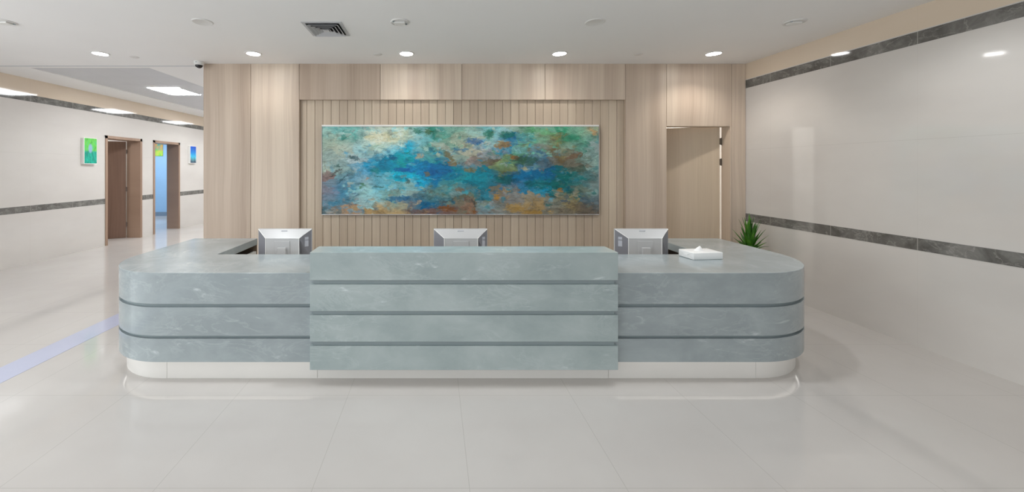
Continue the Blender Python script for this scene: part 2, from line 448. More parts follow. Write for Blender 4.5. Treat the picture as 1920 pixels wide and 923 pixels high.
def mat_art(name, x0, x1, z0, z1):
    m = M(name, 0.45, spec=0.35)
    co = m.coord()
    x, y, z = m.xyz(co)
    u = m.math('DIVIDE', m.math('SUBTRACT', x, x0), x1 - x0)
    v = m.math('DIVIDE', m.math('SUBTRACT', z1, z), z1 - z0)
    p = m.vec(m.math('MULTIPLY', u, 3.2), v, 0.0)
    w1 = m.noise(p, 2.6, 6.0, 0.62, 0.6, out=1)
    w2 = m.noise(m.mapping(p, (1, 1.7, 1), loc=(4, 2, 0)), 7.0, 5.0, 0.65, 1.0, out=1)
    a0, a1, _ = m.xyz(w1)
    b0, b1, _ = m.xyz(w2)
    du = m.math('ADD', m.math('MULTIPLY', m.math('SUBTRACT', a0, 0.5), 0.11), m.math('MULTIPLY', m.math('SUBTRACT', b0, 0.5), 0.075))
    dv = m.math('ADD', m.math('MULTIPLY', m.math('SUBTRACT', a1, 0.5), 0.26), m.math('MULTIPLY', m.math('SUBTRACT', b1, 0.5), 0.17))
    # palette-knife patches: the swatch is looked up at the middle of a torn cell
    q = m.vec(m.math('ADD', m.math('MULTIPLY', u, 3.2), m.math('MULTIPLY', m.math('ADD', du, m.math('MULTIPLY', m.math('SUBTRACT', b0, 0.5), 0.12)), 1.6)), m.math('ADD', v, m.math('MULTIPLY', dv, 0.7)), 0.0)
    vo = m.n('ShaderNodeTexVoronoi', voronoi_dimensions='2D', feature='F1')
    m.put(vo.inputs['Vector'], m.mapping(q, (0.62, 1.15, 1)))
    vo.inputs['Scale'].default_value = 10.0
    vx, vy, _ = m.xyz(vo.outputs['Position'])
    r0, r1, _ = m.xyz(vo.outputs['Color'])
    cu = m.math('ADD', m.math('DIVIDE', vx, 0.62 * 3.2), m.math('MULTIPLY', m.math('SUBTRACT', r0, 0.5), 0.05))
    cv = m.math('ADD', m.math('DIVIDE', vy, 1.15), m.math('MULTIPLY', m.math('SUBTRACT', r1, 0.5), 0.12))
    blend = m.step(m.noise(p, 2.2, 3.0), 0.40, 0.60, 0.25, 0.85)
    def lerp(a, b):
        return m.math('ADD', a, m.math('MULTIPLY', m.math('SUBTRACT', b, a), blend))
    uu = m.math('ADD', lerp(m.math('ADD', u, du), cu), 0.0, clamp=True)
    vv = m.math('ADD', lerp(m.math('ADD', v, dv), cv), 0.0, clamp=True)
    nr = len(ART)
    def swatch(uu, vv):
        col = None
        for i, row in enumerate(ART):
            rc = m.ramp(uu, [(k / 20.0, lin(*c)) for k, c in enumerate(row)])
            if col is None:
                col = rc
            else:
                col = m.mix(m.step(vv, 0.03 + (i - 1) * 0.94 / (nr - 1), 0.03 + i * 0.94 / (nr - 1)), col, rc)
        return col
    col = swatch(uu, vv)
    # small torn dabs that carry the colours of their surroundings about
    q2 = m.vec(m.math('ADD', m.math('MULTIPLY', u, 3.2), m.math('MULTIPLY', m.math('SUBTRACT', b1, 0.5), 0.22)), m.math('ADD', v, m.math('MULTIPLY', m.math('SUBTRACT', b0, 0.5), 0.16)), 0.0)
    vo2 = m.n('ShaderNodeTexVoronoi', voronoi_dimensions='2D', feature='F1')
    m.put(vo2.inputs['Vector'], m.mapping(q2, (0.7, 1.2, 1)))
    vo2.inputs['Scale'].default_value = 19.0
    s0, s1, s2 = m.xyz(vo2.outputs['Color'])
    du2 = m.math('ADD', u, m.math('MULTIPLY', m.math('SUBTRACT', s0, 0.5), 0.20), clamp=True)
    dv2 = m.math('ADD', v, m.math('MULTIPLY', m.math('SUBTRACT', s1, 0.5), 0.34), clamp=True)
    dab = swatch(du2, dv2)
    shade = m.ramp(s2, [(0.0, (0.22, 0.22, 0.22, 1)), (0.45, (0.5, 0.5, 0.5, 1)), (1.0, (0.85, 0.85, 0.85, 1))])
    dab = m.mix(0.6, dab, shade, 'OVERLAY')
    msk = m.math('MULTIPLY', m.step(vo2.outputs['Distance'], 0.62, 0.36), m.step(m.noise(m.mapping(p, (1, 1.4, 1), loc=(5, 5, 0)), 4.0, 4.0, 0.6), 0.45, 0.58))
    col = m.mix(m.math('MULTIPLY', msk, 0.7), col, dab)
    # strokes use a lighter stir so that they stay where they are painted
    w3 = m.noise(m.mapping(p, (1, 1.6, 1), loc=(1, 3, 0)), 20.0, 5.0, 0.7, 0.8, out=1)
    c0, c1, _ = m.xyz(w3)
    su = m.math('ADD', m.math('ADD', u, m.math('MULTIPLY', du, 0.25)), m.math('MULTIPLY', m.math('SUBTRACT', c0, 0.5), 0.035))
    sv = m.math('ADD', m.math('ADD', v, m.math('MULTIPLY', dv, 0.30)), m.math('MULTIPLY', m.math('SUBTRACT', c1, 0.5), 0.10))
    brk = m.noise(m.mapping(p, (1, 2.2, 1), loc=(6, 6, 0)), 16.0, 5.0, 0.7, 1.0)
    for (cu, cv, ru, rv, an, c) in STROKES:
        ex = m.math('MULTIPLY', m.math('SUBTRACT', su, cu), 3.2)
        ey = m.math('SUBTRACT', sv, cv)
        ca, sa = math.cos(an), math.sin(an)
        px = m.math('DIVIDE', m.math('ADD', m.math('MULTIPLY', ex, ca), m.math('MULTIPLY', ey, sa)), ru * 3.2)
        py = m.math('DIVIDE', m.math('SUBTRACT', m.math('MULTIPLY', ey, ca), m.math('MULTIPLY', ex, sa)), rv)
        d = m.math('ADD', m.math('MULTIPLY', px, px), m.math('MULTIPLY', py, py))
        d = m.math('ADD', d, m.math('MULTIPLY', m.math('SUBTRACT', brk, 0.5), 4.2))
        k = m.step(d, 1.4, 0.4, 0.0, 0.72)
        col = m.mix(k, col, lin(*c))
    # dabs: dark green flecks towards the top, torn edges, pale dry-brush everywhere
    fl = m.noise(m.mapping(p, (1, 1.5, 1), loc=(9, 1, 0)), 11.0, 8.0, 0.75, 1.6)
    reg = m.step(m.noise(m.mapping(p, loc=(2, 8, 0)), 3.0, 2.0), 0.44, 0.60)
    up = m.step(v, 0.75, 0.25)
    col = m.mix(m.math('MULTIPLY', m.math('MULTIPLY', m.step(fl, 0.60, 0.66), up), m.math('MULTIPLY', reg, 0.8)), col, lin(24, 96, 84))
    dry = m.noise(m.mapping(p, (0.8, 2.6, 1), loc=(1, 5, 0), rot=(0, 0, 0.15)), 7.0, 9.0, 0.75, 2.2)
    col = m.mix(m.math('MULTIPLY', m.step(dry, 0.58, 0.68), 0.22), col, lin(186, 216, 220))
    col = m.mix(m.math('MULTIPLY', m.step(dry, 0.42, 0.34), 0.28), col, lin(20, 58, 66))
    crk = m.noise(m.mapping(p, (0.9, 1.8, 1), loc=(3, 9, 0)), 6.5, 7.0, 0.7, 1.4)
    ridge = m.step(m.math('ABSOLUTE', m.math('SUBTRACT', crk, 0.5)), 0.022, 0.0)
    col = m.mix(m.math('MULTIPLY', ridge, m.math('MULTIPLY', m.step(brk, 0.45, 0.6), 0.55)), col, lin(36, 48, 44))
    cl2 = m.noise(m.mapping(p, (0.8, 1.6, 1), loc=(7, 2, 0)), 9.0, 8.0, 0.75, 1.2)
    col = m.mix(0.45, col, m.ramp(cl2, [(0.36, (0.08, 0.08, 0.08, 1)), (0.5, (0.5, 0.5, 0.5, 1)), (0.66, (0.86, 0.86, 0.86, 1))]), 'OVERLAY')
    hs = m.n('ShaderNodeHueSaturation'); hs.inputs['Saturation'].default_value = 1.1; hs.inputs['Value'].default_value = 1.16
    col = m.mix(1.0, col, (1.0, 1.04, 1.01, 1), 'MULTIPLY')
    m.put(hs.inputs['Color'], col)
    m.base(hs.outputs[0])
    m.bump(dry, 0.15, 0.002)
    return m.m

# ------------------------------------------------------------------ key sizes of the place
ZC = 3.0                    # lobby ceiling
ZC2 = 3.05                  # corridor ceiling
YB = 5.243                  # timber wall face
XL, XR = -6.68, 4.25        # tiled side walls
XW0 = -3.153                # end of the timber wall
YF = -5.0                   # open front, behind the camera
YE = 14.0                   # end of the corridor
YS = 5.36                   # where the lobby ceiling steps up to the corridor's

def wx(px, d=YB): return (px - VX) * d / F
def wz(py, d=YB): return HC + (VY - py) * d / F

# ------------------------------------------------------------------ setting
b = new_bm(); box(b, -11.2, XR + 0.3, YF, YE + 0.2, -0.2, 0.0)
obj('floor', b, MAT['floor'], kind='structure')
b = new_bm(); box(b, -3.42, -3.17, YF, YE, 0.0, 0.0015)
obj('trim_1', b, MAT['strip'], kind='structure')

ceil = obj('ceiling', box(new_bm(), XL - 0.3, XR + 0.3, YF, YS, ZC, ZC + 0.25), MAT['ceiling'], kind='structure')
b = new_bm()
gx0, gx1, gy0 = -5.95, -4.20, 5.65
box(b, XL - 0.3, gx0, YS, YE + 0.2, ZC2, ZC + 0.25)
box(b, gx1, XW0 + 0.02, YS, YE + 0.2, ZC2, ZC + 0.25)
box(b, gx0, gx1, YS, gy0, ZC2, ZC + 0.25)
cor = obj('ceiling_corridor', b, MAT['ceiling'], kind='structure')
b = new_bm()
y = gy0
while y < YE:                                       # metal tiles laid edge to edge
    for k in range(3):
        w = (gx1 - gx0) / 3
        box(b, gx0 + k * w + 0.001, gx0 + (k + 1) * w - 0.001, y + 0.001, y + 0.598, ZC2 + 0.012, ZC2 + 0.04)
    y += 0.6
obj('metal_tiles', b, MAT['grid_ceiling'], cor)
b = new_bm(); box(b, XL, XW0, YS - 0.006, YS + 0.004, ZC - 0.002, ZC + 0.02)
obj('ceiling_shadow_line', b, MAT['grey_skirting'], kind='structure')  # dark strip coloured in for the shadow line at the ceiling step

# tiled wall on the far side of the lobby and corridor, with two doorways
DW = [(7.78, 8.76), (9.11, 10.06)]
DH = 2.24
LT, LB = (2.675, 2.785), (0.850, 0.957)     # marble bands: upper and lower
b = new_bm()
yy = [YF, DW[0][0], DW[0][1], DW[1][0], DW[1][1], YE]
for k in (0, 2, 4):
    box(b, XL - 0.3, XL, yy[k], yy[k + 1], 0, LT[1])
for d in DW:
    box(b, XL - 0.3, XL, d[0], d[1], DH, LT[1])
wl = obj('wall_left', b, MAT['wall_tile'], kind='structure')
obj('upper_tiles', box(new_bm(), XL - 0.3, XL, YF, YE, LT[1], ZC + 0.2), MAT['wall_top'], wl)
obj('marble_band', box(new_bm(), XL - 0.02, XL + 0.002, YF, YE, LT[0], LT[1]), MAT['band'], wl)
b = new_bm()
for k in (0, 2, 4):
    box(b, XL - 0.02, XL + 0.002, yy[k], yy[k + 1], LB[0], LB[1])
obj('marble_band', b, MAT['band'], wl)

wr = obj('wall_right', box(new_bm(), XR, XR + 0.3, YF, 7.6, 0, LT[1]), MAT['wall_tile'], kind='structure')
obj('upper_tiles', box(new_bm(), XR, XR + 0.3, YF, 7.6, LT[1], ZC + 0.2), MAT['wall_top'], wr)
obj('marble_band', box(new_bm(), XR - 0.002, XR + 0.02, YF, YB + 0.02, LT[0] - 0.01, LT[1] - 0.01), MAT['band'], wr)
obj('marble_band', box(new_bm(), XR - 0.002, XR + 0.02, YF, YB + 0.02, LB[0], LB[1]), MAT['band'], wr)

obj('wall_corridor_end', box(new_bm(), XL - 0.3, XW0 + 0.3, YE, YE + 0.2, 0, ZC + 0.2), MAT['wall_tile'], kind='structure')
obj('wall_corridor_side', box(new_bm(), XW0 + 0.001, XW0 + 0.2, YB + 0.16, YE, 0, ZC + 0.2), MAT['wall_tile'], kind='structure')

# the timber wall: dark backing with panels hung on it
RX0, RX1, RZ1 = wx(561), wx(1173), wz(187)           # recess for the picture
DX0, DX1, DZ1 = wx(1250), wx(1369), wz(237)          # doorway
RD = 0.045
b = new_bm()
box(b, XW0, RX0 - 0.004, YB + 0.02, YB + 0.16, 0, ZC + 0.2)
box(b, RX0 - 0.004, RX1 + 0.004, YB + RD + 0.02, YB + 0.16, 0, RZ1 + 0.02)
box(b, RX0 - 0.004, RX1 + 0.004, YB + 0.02, YB + 0.16, RZ1 + 0.012, ZC + 0.2)
box(b, RX1 + 0.004, DX0 - 0.02, YB + 0.02, YB + 0.16, 0, ZC + 0.2)
box(b, DX0 - 0.02, DX1 + 0.02, YB + 0.02, YB + 0.16, DZ1 + 0.02, ZC + 0.2)
box(b, DX1 + 0.02, XR, YB + 0.02, YB + 0.16, 0, ZC + 0.2)
wb = obj('wall_back', b, MAT['seam'], kind='structure')
def wood_panel(x0, x1, z0, z1):
    g = 0.0025
    o = obj('timber_panel', box(new_bm(), x0 + g, x1 - g, YB, YB + 0.02, z0, z1, 0.0015, 1), MAT['wood'], wb)
    return o
wood_panel(XW0 - 0.002, wx(470), 0, ZC)
wood_panel(wx(470), RX0, 0, ZC)
for a, c in ((561, 713), (713, 866), (866, 1022), (1022, 1173)):
    wood_panel(wx(a), wx(c), RZ1, ZC)
wood_panel(RX1, DX0, 0, ZC)
wood_panel(DX0, wx(1372), DZ1, ZC)
wood_panel(DX1 + 0.001, wx(1372) + 0.0025, 0, DZ1 - 0.002)
wood_panel(wx(1372), XR - 0.001, 0, ZC)
# end return, recess cheeks and soffit
obj('end_return', box(new_bm(), XW0 - 0.004, XW0 + 0.001, YB + 0.001, YB + 0.36, 0, ZC), MAT['jamb_wood'], wb)
b = new_bm()
box(b, RX0 - 0.003, RX0 + 0.002, YB + 0.02, YB + RD, 0, RZ1)
box(b, RX1 - 0.002, RX1 + 0.003, YB + 0.02, YB + RD, 0, RZ1)
obj('recess_cheeks', b, MAT['jamb_wood'], wb)
obj('recess_soffit', box(new_bm(), RX0, RX1, YB + 0.02, YB + RD, RZ1, RZ1 + 0.012), MAT['jamb_wood'], wb)
b = new_bm()
pitch, x = 0.1124, -1.762 - 0.1124
while x < RX1:
    x0, x1 = max(x + 0.002, RX0 + 0.003), min(x + pitch - 0.002, RX1 - 0.003)
    if x1 - x0 > 0.01:
        box(b, x0, x1, YB + RD, YB + RD + 0.02, 0, RZ1, 0.002, 1)
    x += pitch
obj('timber_planks', b, MAT['plank'], wb)

# doorway in the timber wall, its leaf swung into the room behind
d1 = bpy.data.objects.new('door_1', None); C.objects.link(d1); d1['kind'] = 'structure'
d1.location = (DX1, YB + 0.15, 0)
b = new_bm()
box(b, DX1, DX1 + 0.02, YB + 0.004, YB + 0.16, 0, DZ1 + 0.002)
box(b, DX0 - 0.02, DX0, YB + 0.004, YB + 0.16, 0, DZ1 + 0.002)
box(b, DX0 - 0.02, DX1 + 0.02, YB + 0.004, YB + 0.16, DZ1, DZ1 + 0.02)
obj('door_frame', b, MAT['jamb_wood'], d1)
LW = DX1 - DX0 - 0.03
ANG = math.radians(18)
t = bmesh.new(); box(t, -LW, 0, 0, 0.04, 0.008, DZ1 + 0.012, 0.002, 1)
bmesh.ops.transform(t, matrix=Matrix.Translation((-0.022, 0.012, 0)) @ Matrix.Rotation(-ANG, 4, 'Z'), verts=t.verts[:])
leaf = obj('door_leaf', t, MAT['leaf_wood'], d1, local=True)
for z in (1.95, 1.66, 0.35):
    b = new_bm()
    box(b, -0.024, -0.001, 0.002, 0.016, z - 0.045, z + 0.045, 0.002, 1)
    tube(b, [(-0.012, -0.001, z - 0.05), (-0.012, -0.001, z + 0.05)], 0.007)
    obj('hinge', b, MAT['dark_metal'], d1, local=True)
# room behind that door
b = new_bm()
box(b, 2.2, 2.3, YB + 0.16, 7.6, 0, ZC)
box(b, 2.2, XR, 7.6, 7.7, 0, ZC)
obj('wall_back_room', b, MAT['side_paint'], kind='structure')
obj('ceiling_back_room', box(new_bm(), 2.2, XR, YB + 0.162, 7.6, 2.8, 2.9), MAT['side_paint'], kind='structure')

# the two doorways of the tiled wall
def side_door(n, ya, yb, ang, leaf_on):
    d = bpy.data.objects.new('door_%d' % n, None); C.objects.link(d); d['kind'] = 'structure'
    d.location = (XL, yb, 0)
    b = new_bm()
    w = 0.055
    for y0, y1 in ((ya, ya + w), (yb - w, yb)):
        box(b, XL - 0.3, XL + 0.012, y0, y1, 0, DH)
    box(b, XL - 0.3, XL + 0.012, ya, yb, DH - w, DH)
    obj('door_frame', b, MAT['brown_wood'], d)
    if leaf_on:
        L = yb - ya - 2 * w - 0.01
        t = bmesh.new(); box(t, 0, 0.04, -L, 0, 0.008, DH - w - 0.01, 0.002, 1)
        mt = Matrix.Translation((-0.305, -w - 0.012, 0)) @ Matrix.Rotation(-ang, 4, 'Z')
        bmesh.ops.transform(t, matrix=mt, verts=t.verts[:])
        obj('door_leaf', t, MAT['dark_wood'], d, local=True)
        for z in (1.95, 1.1, 0.3):
            b = new_bm()
            box(b, -0.303, -0.29, -w - 0.012, -w - 0.001, z - 0.05, z + 0.05)
            obj('hinge', b, MAT['steel'], d, local=True)
    return d
side_door(2, DW[0][0], DW[0][1], math.radians(62), True)
side_door(3, DW[1][0], DW[1][1], 0, False)
b = new_bm()
box(b, -9.6, -9.5, 7.0, 9.15, 0, 2.7); box(b, -9.5, XL - 0.3, 6.9, 7.0, 0, 2.7); box(b, -9.5, XL - 0.3, 9.05, 9.09, 0, 2.7)
obj('wall_side_room', b, MAT['side_paint'], kind='structure')
obj('ceiling_side_room', box(new_bm(), -9.6, XL - 0.3, 6.9, 9.09, 2.7, 2.8), MAT['side_paint'], kind='structure')
b = new_bm()
box(b, -11.0, -10.9, 9.11, 12.9, 0, 2.7); box(b, -10.9, XL - 0.3, 12.7, 12.8, 0, 2.7); box(b, -10.9, XL - 0.3, 9.09, 9.11, 0, 2.7)
obj('wall_blue_room', b, MAT['blue_paint'], kind='structure')
obj('ceiling_blue_room', box(new_bm(), -11.0, XL - 0.3, 9.09, 12.9, 2.7, 2.8), MAT['side_paint'], kind='structure')
obj('baseboard_blue_room', box(new_bm(), -10.9, XL - 0.3, 12.68, 12.7, 0, 0.13), MAT['grey_skirting'], kind='structure')

# ------------------------------------------------------------------ reception desk
DXL, DXR, DYF, DYB = -2.64, 3.12, 2.823, 4.227
RL, RR = 0.60, 0.70
DT = 0.801
desk = thing('reception_desk', 'long grey stone reception desk with rounded ends and a taller middle counter', 'reception desk', ((DXL + DXR) / 2, 3.3, 0))

def outline(d, ya=None):
    """outer path of the U from its back end on one side round to the other, drawn in by d"""
    pts = [(DXL + d, (ya or DYB))]
    n = 22
    for k in range(n + 1):
        a = PI + (PI / 2) * k / n
        pts.append((DXL + RL + (RL - d) * math.cos(a), DYF + RL + (RL - d) * math.sin(a)))
    for k in range(n + 1):
        a = 1.5 * PI + (PI / 2) * k / n
        pts.append((DXR - RR + (RR - d) * math.cos(a), DYF + RR + (RR - d) * math.sin(a)))
    pts.append((DXR - d, (ya or DYB)))
    return pts

def shell(bm, d0, d1, z0, z1, back=None):
    o, i = outline(d0, back), outline(d1, back)
    t = bmesh.new()
    ring = []
    for (ox, oy), (ix, iy) in zip(o, i):
        ring.append([t.verts.new((ox, oy, z0)), t.verts.new((ox, oy, z1)), t.verts.new((ix, iy, z1)), t.verts.new((ix, iy, z0))])
    for a, c in zip(ring, ring[1:]):
        for k in range(4):
            t.faces.new((a[k], c[k], c[(k + 1) % 4], a[(k + 1) % 4]))
    t.faces.new(ring[0]); t.faces.new(ring[-1][::-1])
    bmesh.ops.recalc_face_normals(t, faces=t.faces[:])
    merge(bm, t)
    return bm

IXL, IXR, IYF = -1.95, 2.42, 3.44        # inner edge of the U
# the counter top: U-shaped slab with a deep apron, one piece of stone
b = new_bm()
oo, ii = outline(0.0), outline(0.03)
ZA, ZS = 0.571, DT - 0.07
inner = [(IXR, DYB), (IXR, IYF), (IXL, IYF), (IXL, DYB)]
ot = [b.verts.new((x, y, DT)) for x, y in oo]
ob = [b.verts.new((x, y, ZA)) for x, y in oo]
ib = [b.verts.new((x, y, ZA)) for x, y in ii]
iu = [b.verts.new((x, y, ZS)) for x, y in ii]
nt = [b.verts.new((x, y, DT)) for x, y in inner]
nb = [b.verts.new((x, y, ZS)) for x, y in inner]
b.faces.new(ot + nt)
b.faces.new((iu + nb)[::-1])
for k in range(len(oo) - 1):
    b.faces.new((ob[k], ob[k + 1], ot[k + 1], ot[k]))
    b.faces.new((ib[k], ib[k + 1], ob[k + 1], ob[k]))
    b.faces.new((iu[k], iu[k + 1], ib[k + 1], ib[k]))
for k in range(3):
    b.faces.new((nt[k], nt[k + 1], nb[k + 1], nb[k]))
b.faces.new((ot[0], ob[0], ib[0], iu[0], nb[3], nt[3]))
b.faces.new((ot[-1], nt[0], nb[0], iu[-1], ib[-1], ob[-1]))
bmesh.ops.recalc_face_normals(b, faces=b.faces[:])
top = obj('countertop', b, MAT['stone_wing'], desk, smooth=True)
bev = top.modifiers.new('edge', 'BEVEL'); bev.width = 0.003; bev.segments = 2; bev.limit_method = 'ANGLE'; bev.angle_limit = math.radians(50)
for z0, z1 in ((0.339, 0.548), (0.146, 0.317)):
    o = obj('fascia_band', shell(new_bm(), 0.0, 0.03, z0, z1), MAT['stone_wing'], desk, smooth=True)
obj('groove_backing', shell(new_bm(), 0.022, 0.034, 0.30, 0.60), MAT['groove'], desk, smooth=True)
# inside of the U: boards that close the arms and the counter
b = new_bm()
box(b, IXL - 0.02, IXL - 0.002, IYF, DYB, 0.06, 0.62)
box(b, IXR + 0.002, IXR + 0.02, IYF, DYB, 0.06, 0.62)
box(b, IXL - 0.02, IXR + 0.02, IYF - 0.02, IYF - 0.002, 0.06, DT - 0.07)
box(b, DXL + 0.03, IXL - 0.002, DYB - 0.022, DYB - 0.002, 0.06, DT - 0.07)
box(b, IXR + 0.002, DXR - 0.03, DYB - 0.022, DYB - 0.002, 0.06, DT - 0.07)
obj('inner_boards', b, MAT['shelf_wood'], desk)
for xa, xb in ((IXL - 0.03, IXL + 0.0), (IXR - 0.0, IXR + 0.03)):
    obj('edge_rail', box(new_bm(), xa, xb, IYF + 0.001, DYB - 0.03, 0.625, 0.665, 0.002, 1), MAT['plinth'], desk)
b = new_bm(); box(b, IXL + 0.001, IXR - 0.001, IYF + 0.001, 4.03, 0.595, 0.62, 0.002, 1)
obj('worktop', b, MAT['plinth'], desk)

# white plinth in lengths, and the lit strip that hides under the overhang
def plinth_piece(sel):
    o, i = outline(0.05), outline(0.068)
    p = [(a, c) for a, c in zip(o, i) if sel(a[0], a[1])]
    return p
def plinth(x0, x1, z1):
    o, i = outline(0.05), outline(0.068)
    t = bmesh.new(); ring = []
    dense = []
    for (p, q), (p2, q2) in zip(zip(o, i), zip(o[1:], i[1:])):
        n = 40 if abs(p2[0] - p[0]) > 1.0 else 1
        for k in range(n):
            f = k / n
            dense.append(((p[0] + (p2[0] - p[0]) * f, p[1] + (p2[1] - p[1]) * f), (q[0] + (q2[0] - q[0]) * f, q[1] + (q2[1] - q[1]) * f)))
    dense.append((o[-1], i[-1]))
    pts = [d for d in dense if x0 < d[0][0] < x1]
    # clean cut ends on the straight front
    def at(x): return ((x, DYF + 0.05), (x, DYF + 0.068))
    if x0 > DXL: pts = [at(x0 + 0.0012)] + pts
    if x1 < DXR: pts = pts + [at(x1 - 0.0012)]
    for (ox, oy), (ix, iy) in pts:
        ring.append([t.verts.new((ox, oy, 0)), t.verts.new((ox, oy, z1)), t.verts.new((ix, iy, z1)), t.verts.new((ix, iy, 0))])
    for a, c in zip(ring, ring[1:]):
        for k in range(4):
            t.faces.new((a[k], c[k], c[(k + 1) % 4], a[(k + 1) % 4]))
    t.faces.new(ring[0]); t.faces.new(ring[-1][::-1])
    bmesh.ops.recalc_face_normals(t, faces=t.faces[:])
    return t
DP = DYF + 0.05
cuts = [DXL - 1, wx(313, DP), wx(595, DP), wx(1141, DP), wx(1417, DP), DXR + 1]
for a, c in zip(cuts, cuts[1:]):
    obj('plinth_panel', plinth(a, c, 0.175), MAT['plinth'], desk, smooth=True)
obj('light_strip', shell(new_bm(), 0.0305, 0.0335, 0.150, 0.170), MAT['led'], desk)

# taller counter in front of the middle
BY0, BY1 = 2.783, 3.003
BX0, BX1 = -0.905, 1.330
BT = 0.961
b = new_bm()
prof = [(BY0, 0.759), (BY0, BT), (BY1, BT), (BY1, BT - 0.06), (BY0 + 0.036, BT - 0.06), (BY0 + 0.036, 0.759)]
lo = [b.verts.new((BX0, y, z)) for y, z in prof]; hi = [b.verts.new((BX1, y, z)) for y, z in prof]
b.faces.new(lo[::-1]); b.faces.new(hi)
for k in range(6):
    b.faces.new((lo[k], lo[(k + 1) % 6], hi[(k + 1) % 6], hi[k]))
bmesh.ops.recalc_face_normals(b, faces=b.faces[:])
bmesh.ops.bevel(b, geom=b.edges[:], offset=0.002, segments=2, profile=0.5, affect='EDGES')
rc = obj('raised_counter', b, MAT['stone_block'], desk, label='taller sea-grey middle counter')
for z0, z1 in ((0.535, 0.728), (0.313, 0.506), (0.108, 0.282)):
    b = new_bm()
    box(b, BX0, BX1, BY0, BY0 + 0.036, z0, z1, 0.0015, 1)
    obj('fascia_band', b, MAT['stone_block'], rc)
b = new_bm()
box(b, BX0 + 0.02, BX1 - 0.02, BY0 + 0.018, BY0 + 0.039, 0.12, BT - 0.06)
obj('groove_backing', b, MAT['groove'], rc)
b = new_bm()
box(b, BX0, BX1, BY0 + 0.0365, BY1, DT + 0.001, BT - 0.0605, 0.0015, 1)
obj('counter_back', b, MAT['stone_block'], rc)

# ------------------------------------------------------------------ monitors seen from behind
def make_monitor(name, label, loc, flip, group):
    t = thing(name, label, 'computer monitor', loc, group)
    W, H, z0 = 0.524, 0.295, 0.065
    sx = -1 if flip else 1
    # thin front bezel and screen (they face the staff side, +y)
    obj('bezel', box(new_bm(), -W / 2, W / 2, 0.0, 0.018, z0, z0 + H, 0.003, 2), MAT['silver'], t, local=True)
    obj('screen', box(new_bm(), -W / 2 + 0.014, W / 2 - 0.014, 0.018, 0.0195, z0 + 0.02, z0 + H - 0.014), MAT['screen'], t, local=True)
    # back housing: sloped roof, flat back, sloped cheeks
    iw, it = W / 2 - 0.102, z0 + H - 0.082
    dp = -0.07
    b = new_bm()
    V = lambda x, y, z: b.verts.new((x, y, z))
    A, B_ = V(-W / 2 + 0.003, -0.001, z0 + H - 0.003), V(W / 2 - 0.003, -0.001, z0 + H - 0.003)
    c, d = V(-iw, dp, it), V(iw, dp, it)
    e, f = V(-iw, dp, z0 + 0.03), V(iw, dp, z0 + 0.03)
    g, h = V(-iw, -0.001, z0 + 0.003), V(iw, -0.001, z0 + 0.003)
    b.faces.new((A, B_, d, c)); b.faces.new((c, d, f, e)); b.faces.new((e, f, h, g))
    bmesh.ops.recalc_face_normals(b, faces=b.faces[:])
    for fc in b.faces:
        if fc.normal.y > 0: fc.normal_flip()
    sh = obj('back_shell', b, MAT['silver'], t, local=True)
    for s in (-1, 1):
        b = new_bm()
        A = b.verts.new((s * (W / 2 - 0.003), -0.001, z0 + H - 0.003)); B_ = b.verts.new((s * (W / 2 - 0.003), -0.001, z0 + 0.003))
        c = b.verts.new((s * iw, dp, it)); e = b.verts.new((s * iw, dp, z0 + 0.03)); g = b.verts.new((s * iw, -0.001, z0 + 0.003))
        b.faces.new((A, B_, g, e, c))
        bmesh.ops.recalc_face_normals(b, faces=b.faces[:])
        for fc in b.faces:
            if fc.normal.y > 0: fc.normal_flip()
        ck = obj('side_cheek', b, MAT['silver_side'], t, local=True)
        # raised bright rib along the fold
        b = new_bm()
        tube(b, [(s * (W / 2 - 0.004), -0.003, z0 + H - 0.004), (s * iw, dp, it), (s * iw, dp, z0 + 0.03)], 0.0035, 8)
        obj('edge_rib', b, MAT['frame_white'], sh, local=True)
        if s == sx:
            b = new_bm()
            n = Vector((s * 0.65, -0.76, 0))
            for i, (z, hh) in enumerate(((it - 0.005, 0.012), (it - 0.028, 0.012), (it - 0.085, 0.08))):
                t2 = bmesh.new(); box(t2, -0.018, 0.018, -0.003, 0.003, z, z + hh, 0.001, 1)
                bmesh.ops.transform(t2, matrix=Matrix.Translation((s * (iw + 0.060), dp * 0.40, 0)) @ Matrix.Rotation(s * 0.605, 4, 'Z'), verts=t2.verts[:])
                merge(b, t2)
            obj('port_cover', b, MAT['port'], ck, local=True)
    b = new_bm()
    box(b, -0.075, 0.075, dp - 0.006, dp + 0.001, z0 + 0.04, it - 0.025, 0.004, 2)
    obj('mount_plate', b, MAT['silver'], t, local=True)
    b = new_bm()
    box(b, -0.042, 0.042, dp - 0.028, dp - 0.004, z0 - 0.03, it - 0.085, 0.006, 2)
    box(b, -0.035, 0.035, dp - 0.024, dp + 0.005, 0.006, z0 + 0.05, 0.004, 2)
    obj('stand_neck', b, MAT['silver'], t, local=True)
    obj('stand_foot', box(new_bm(), -0.12, 0.12, dp - 0.07, dp + 0.10, 0.0, 0.012, 0.004, 2), MAT['silver'], t, local=True)
    b = new_bm()
    box(b, -0.03, 0.03, -0.0200, -0.0130, it + 0.060, it + 0.067, 0.001, 1)
    obj('badge', b, MAT['port'], sh, local=True)
    return t
MD = 3.75
MZ = 0.621
g = 'monitors on the reception desk'
make_monitor('computer_monitor', 'silver monitor on the desk beside the corridor-side arm of the counter', (wx(534.5, MD), MD, MZ), False, g)
make_monitor('computer_monitor', 'silver monitor half hidden behind the taller middle counter, under the painting', (wx(863.5, MD), MD, MZ), False, g)
make_monitor('computer_monitor', 'silver monitor next to the white tissue pack', (wx(1202.5, MD), MD, MZ), True, g)

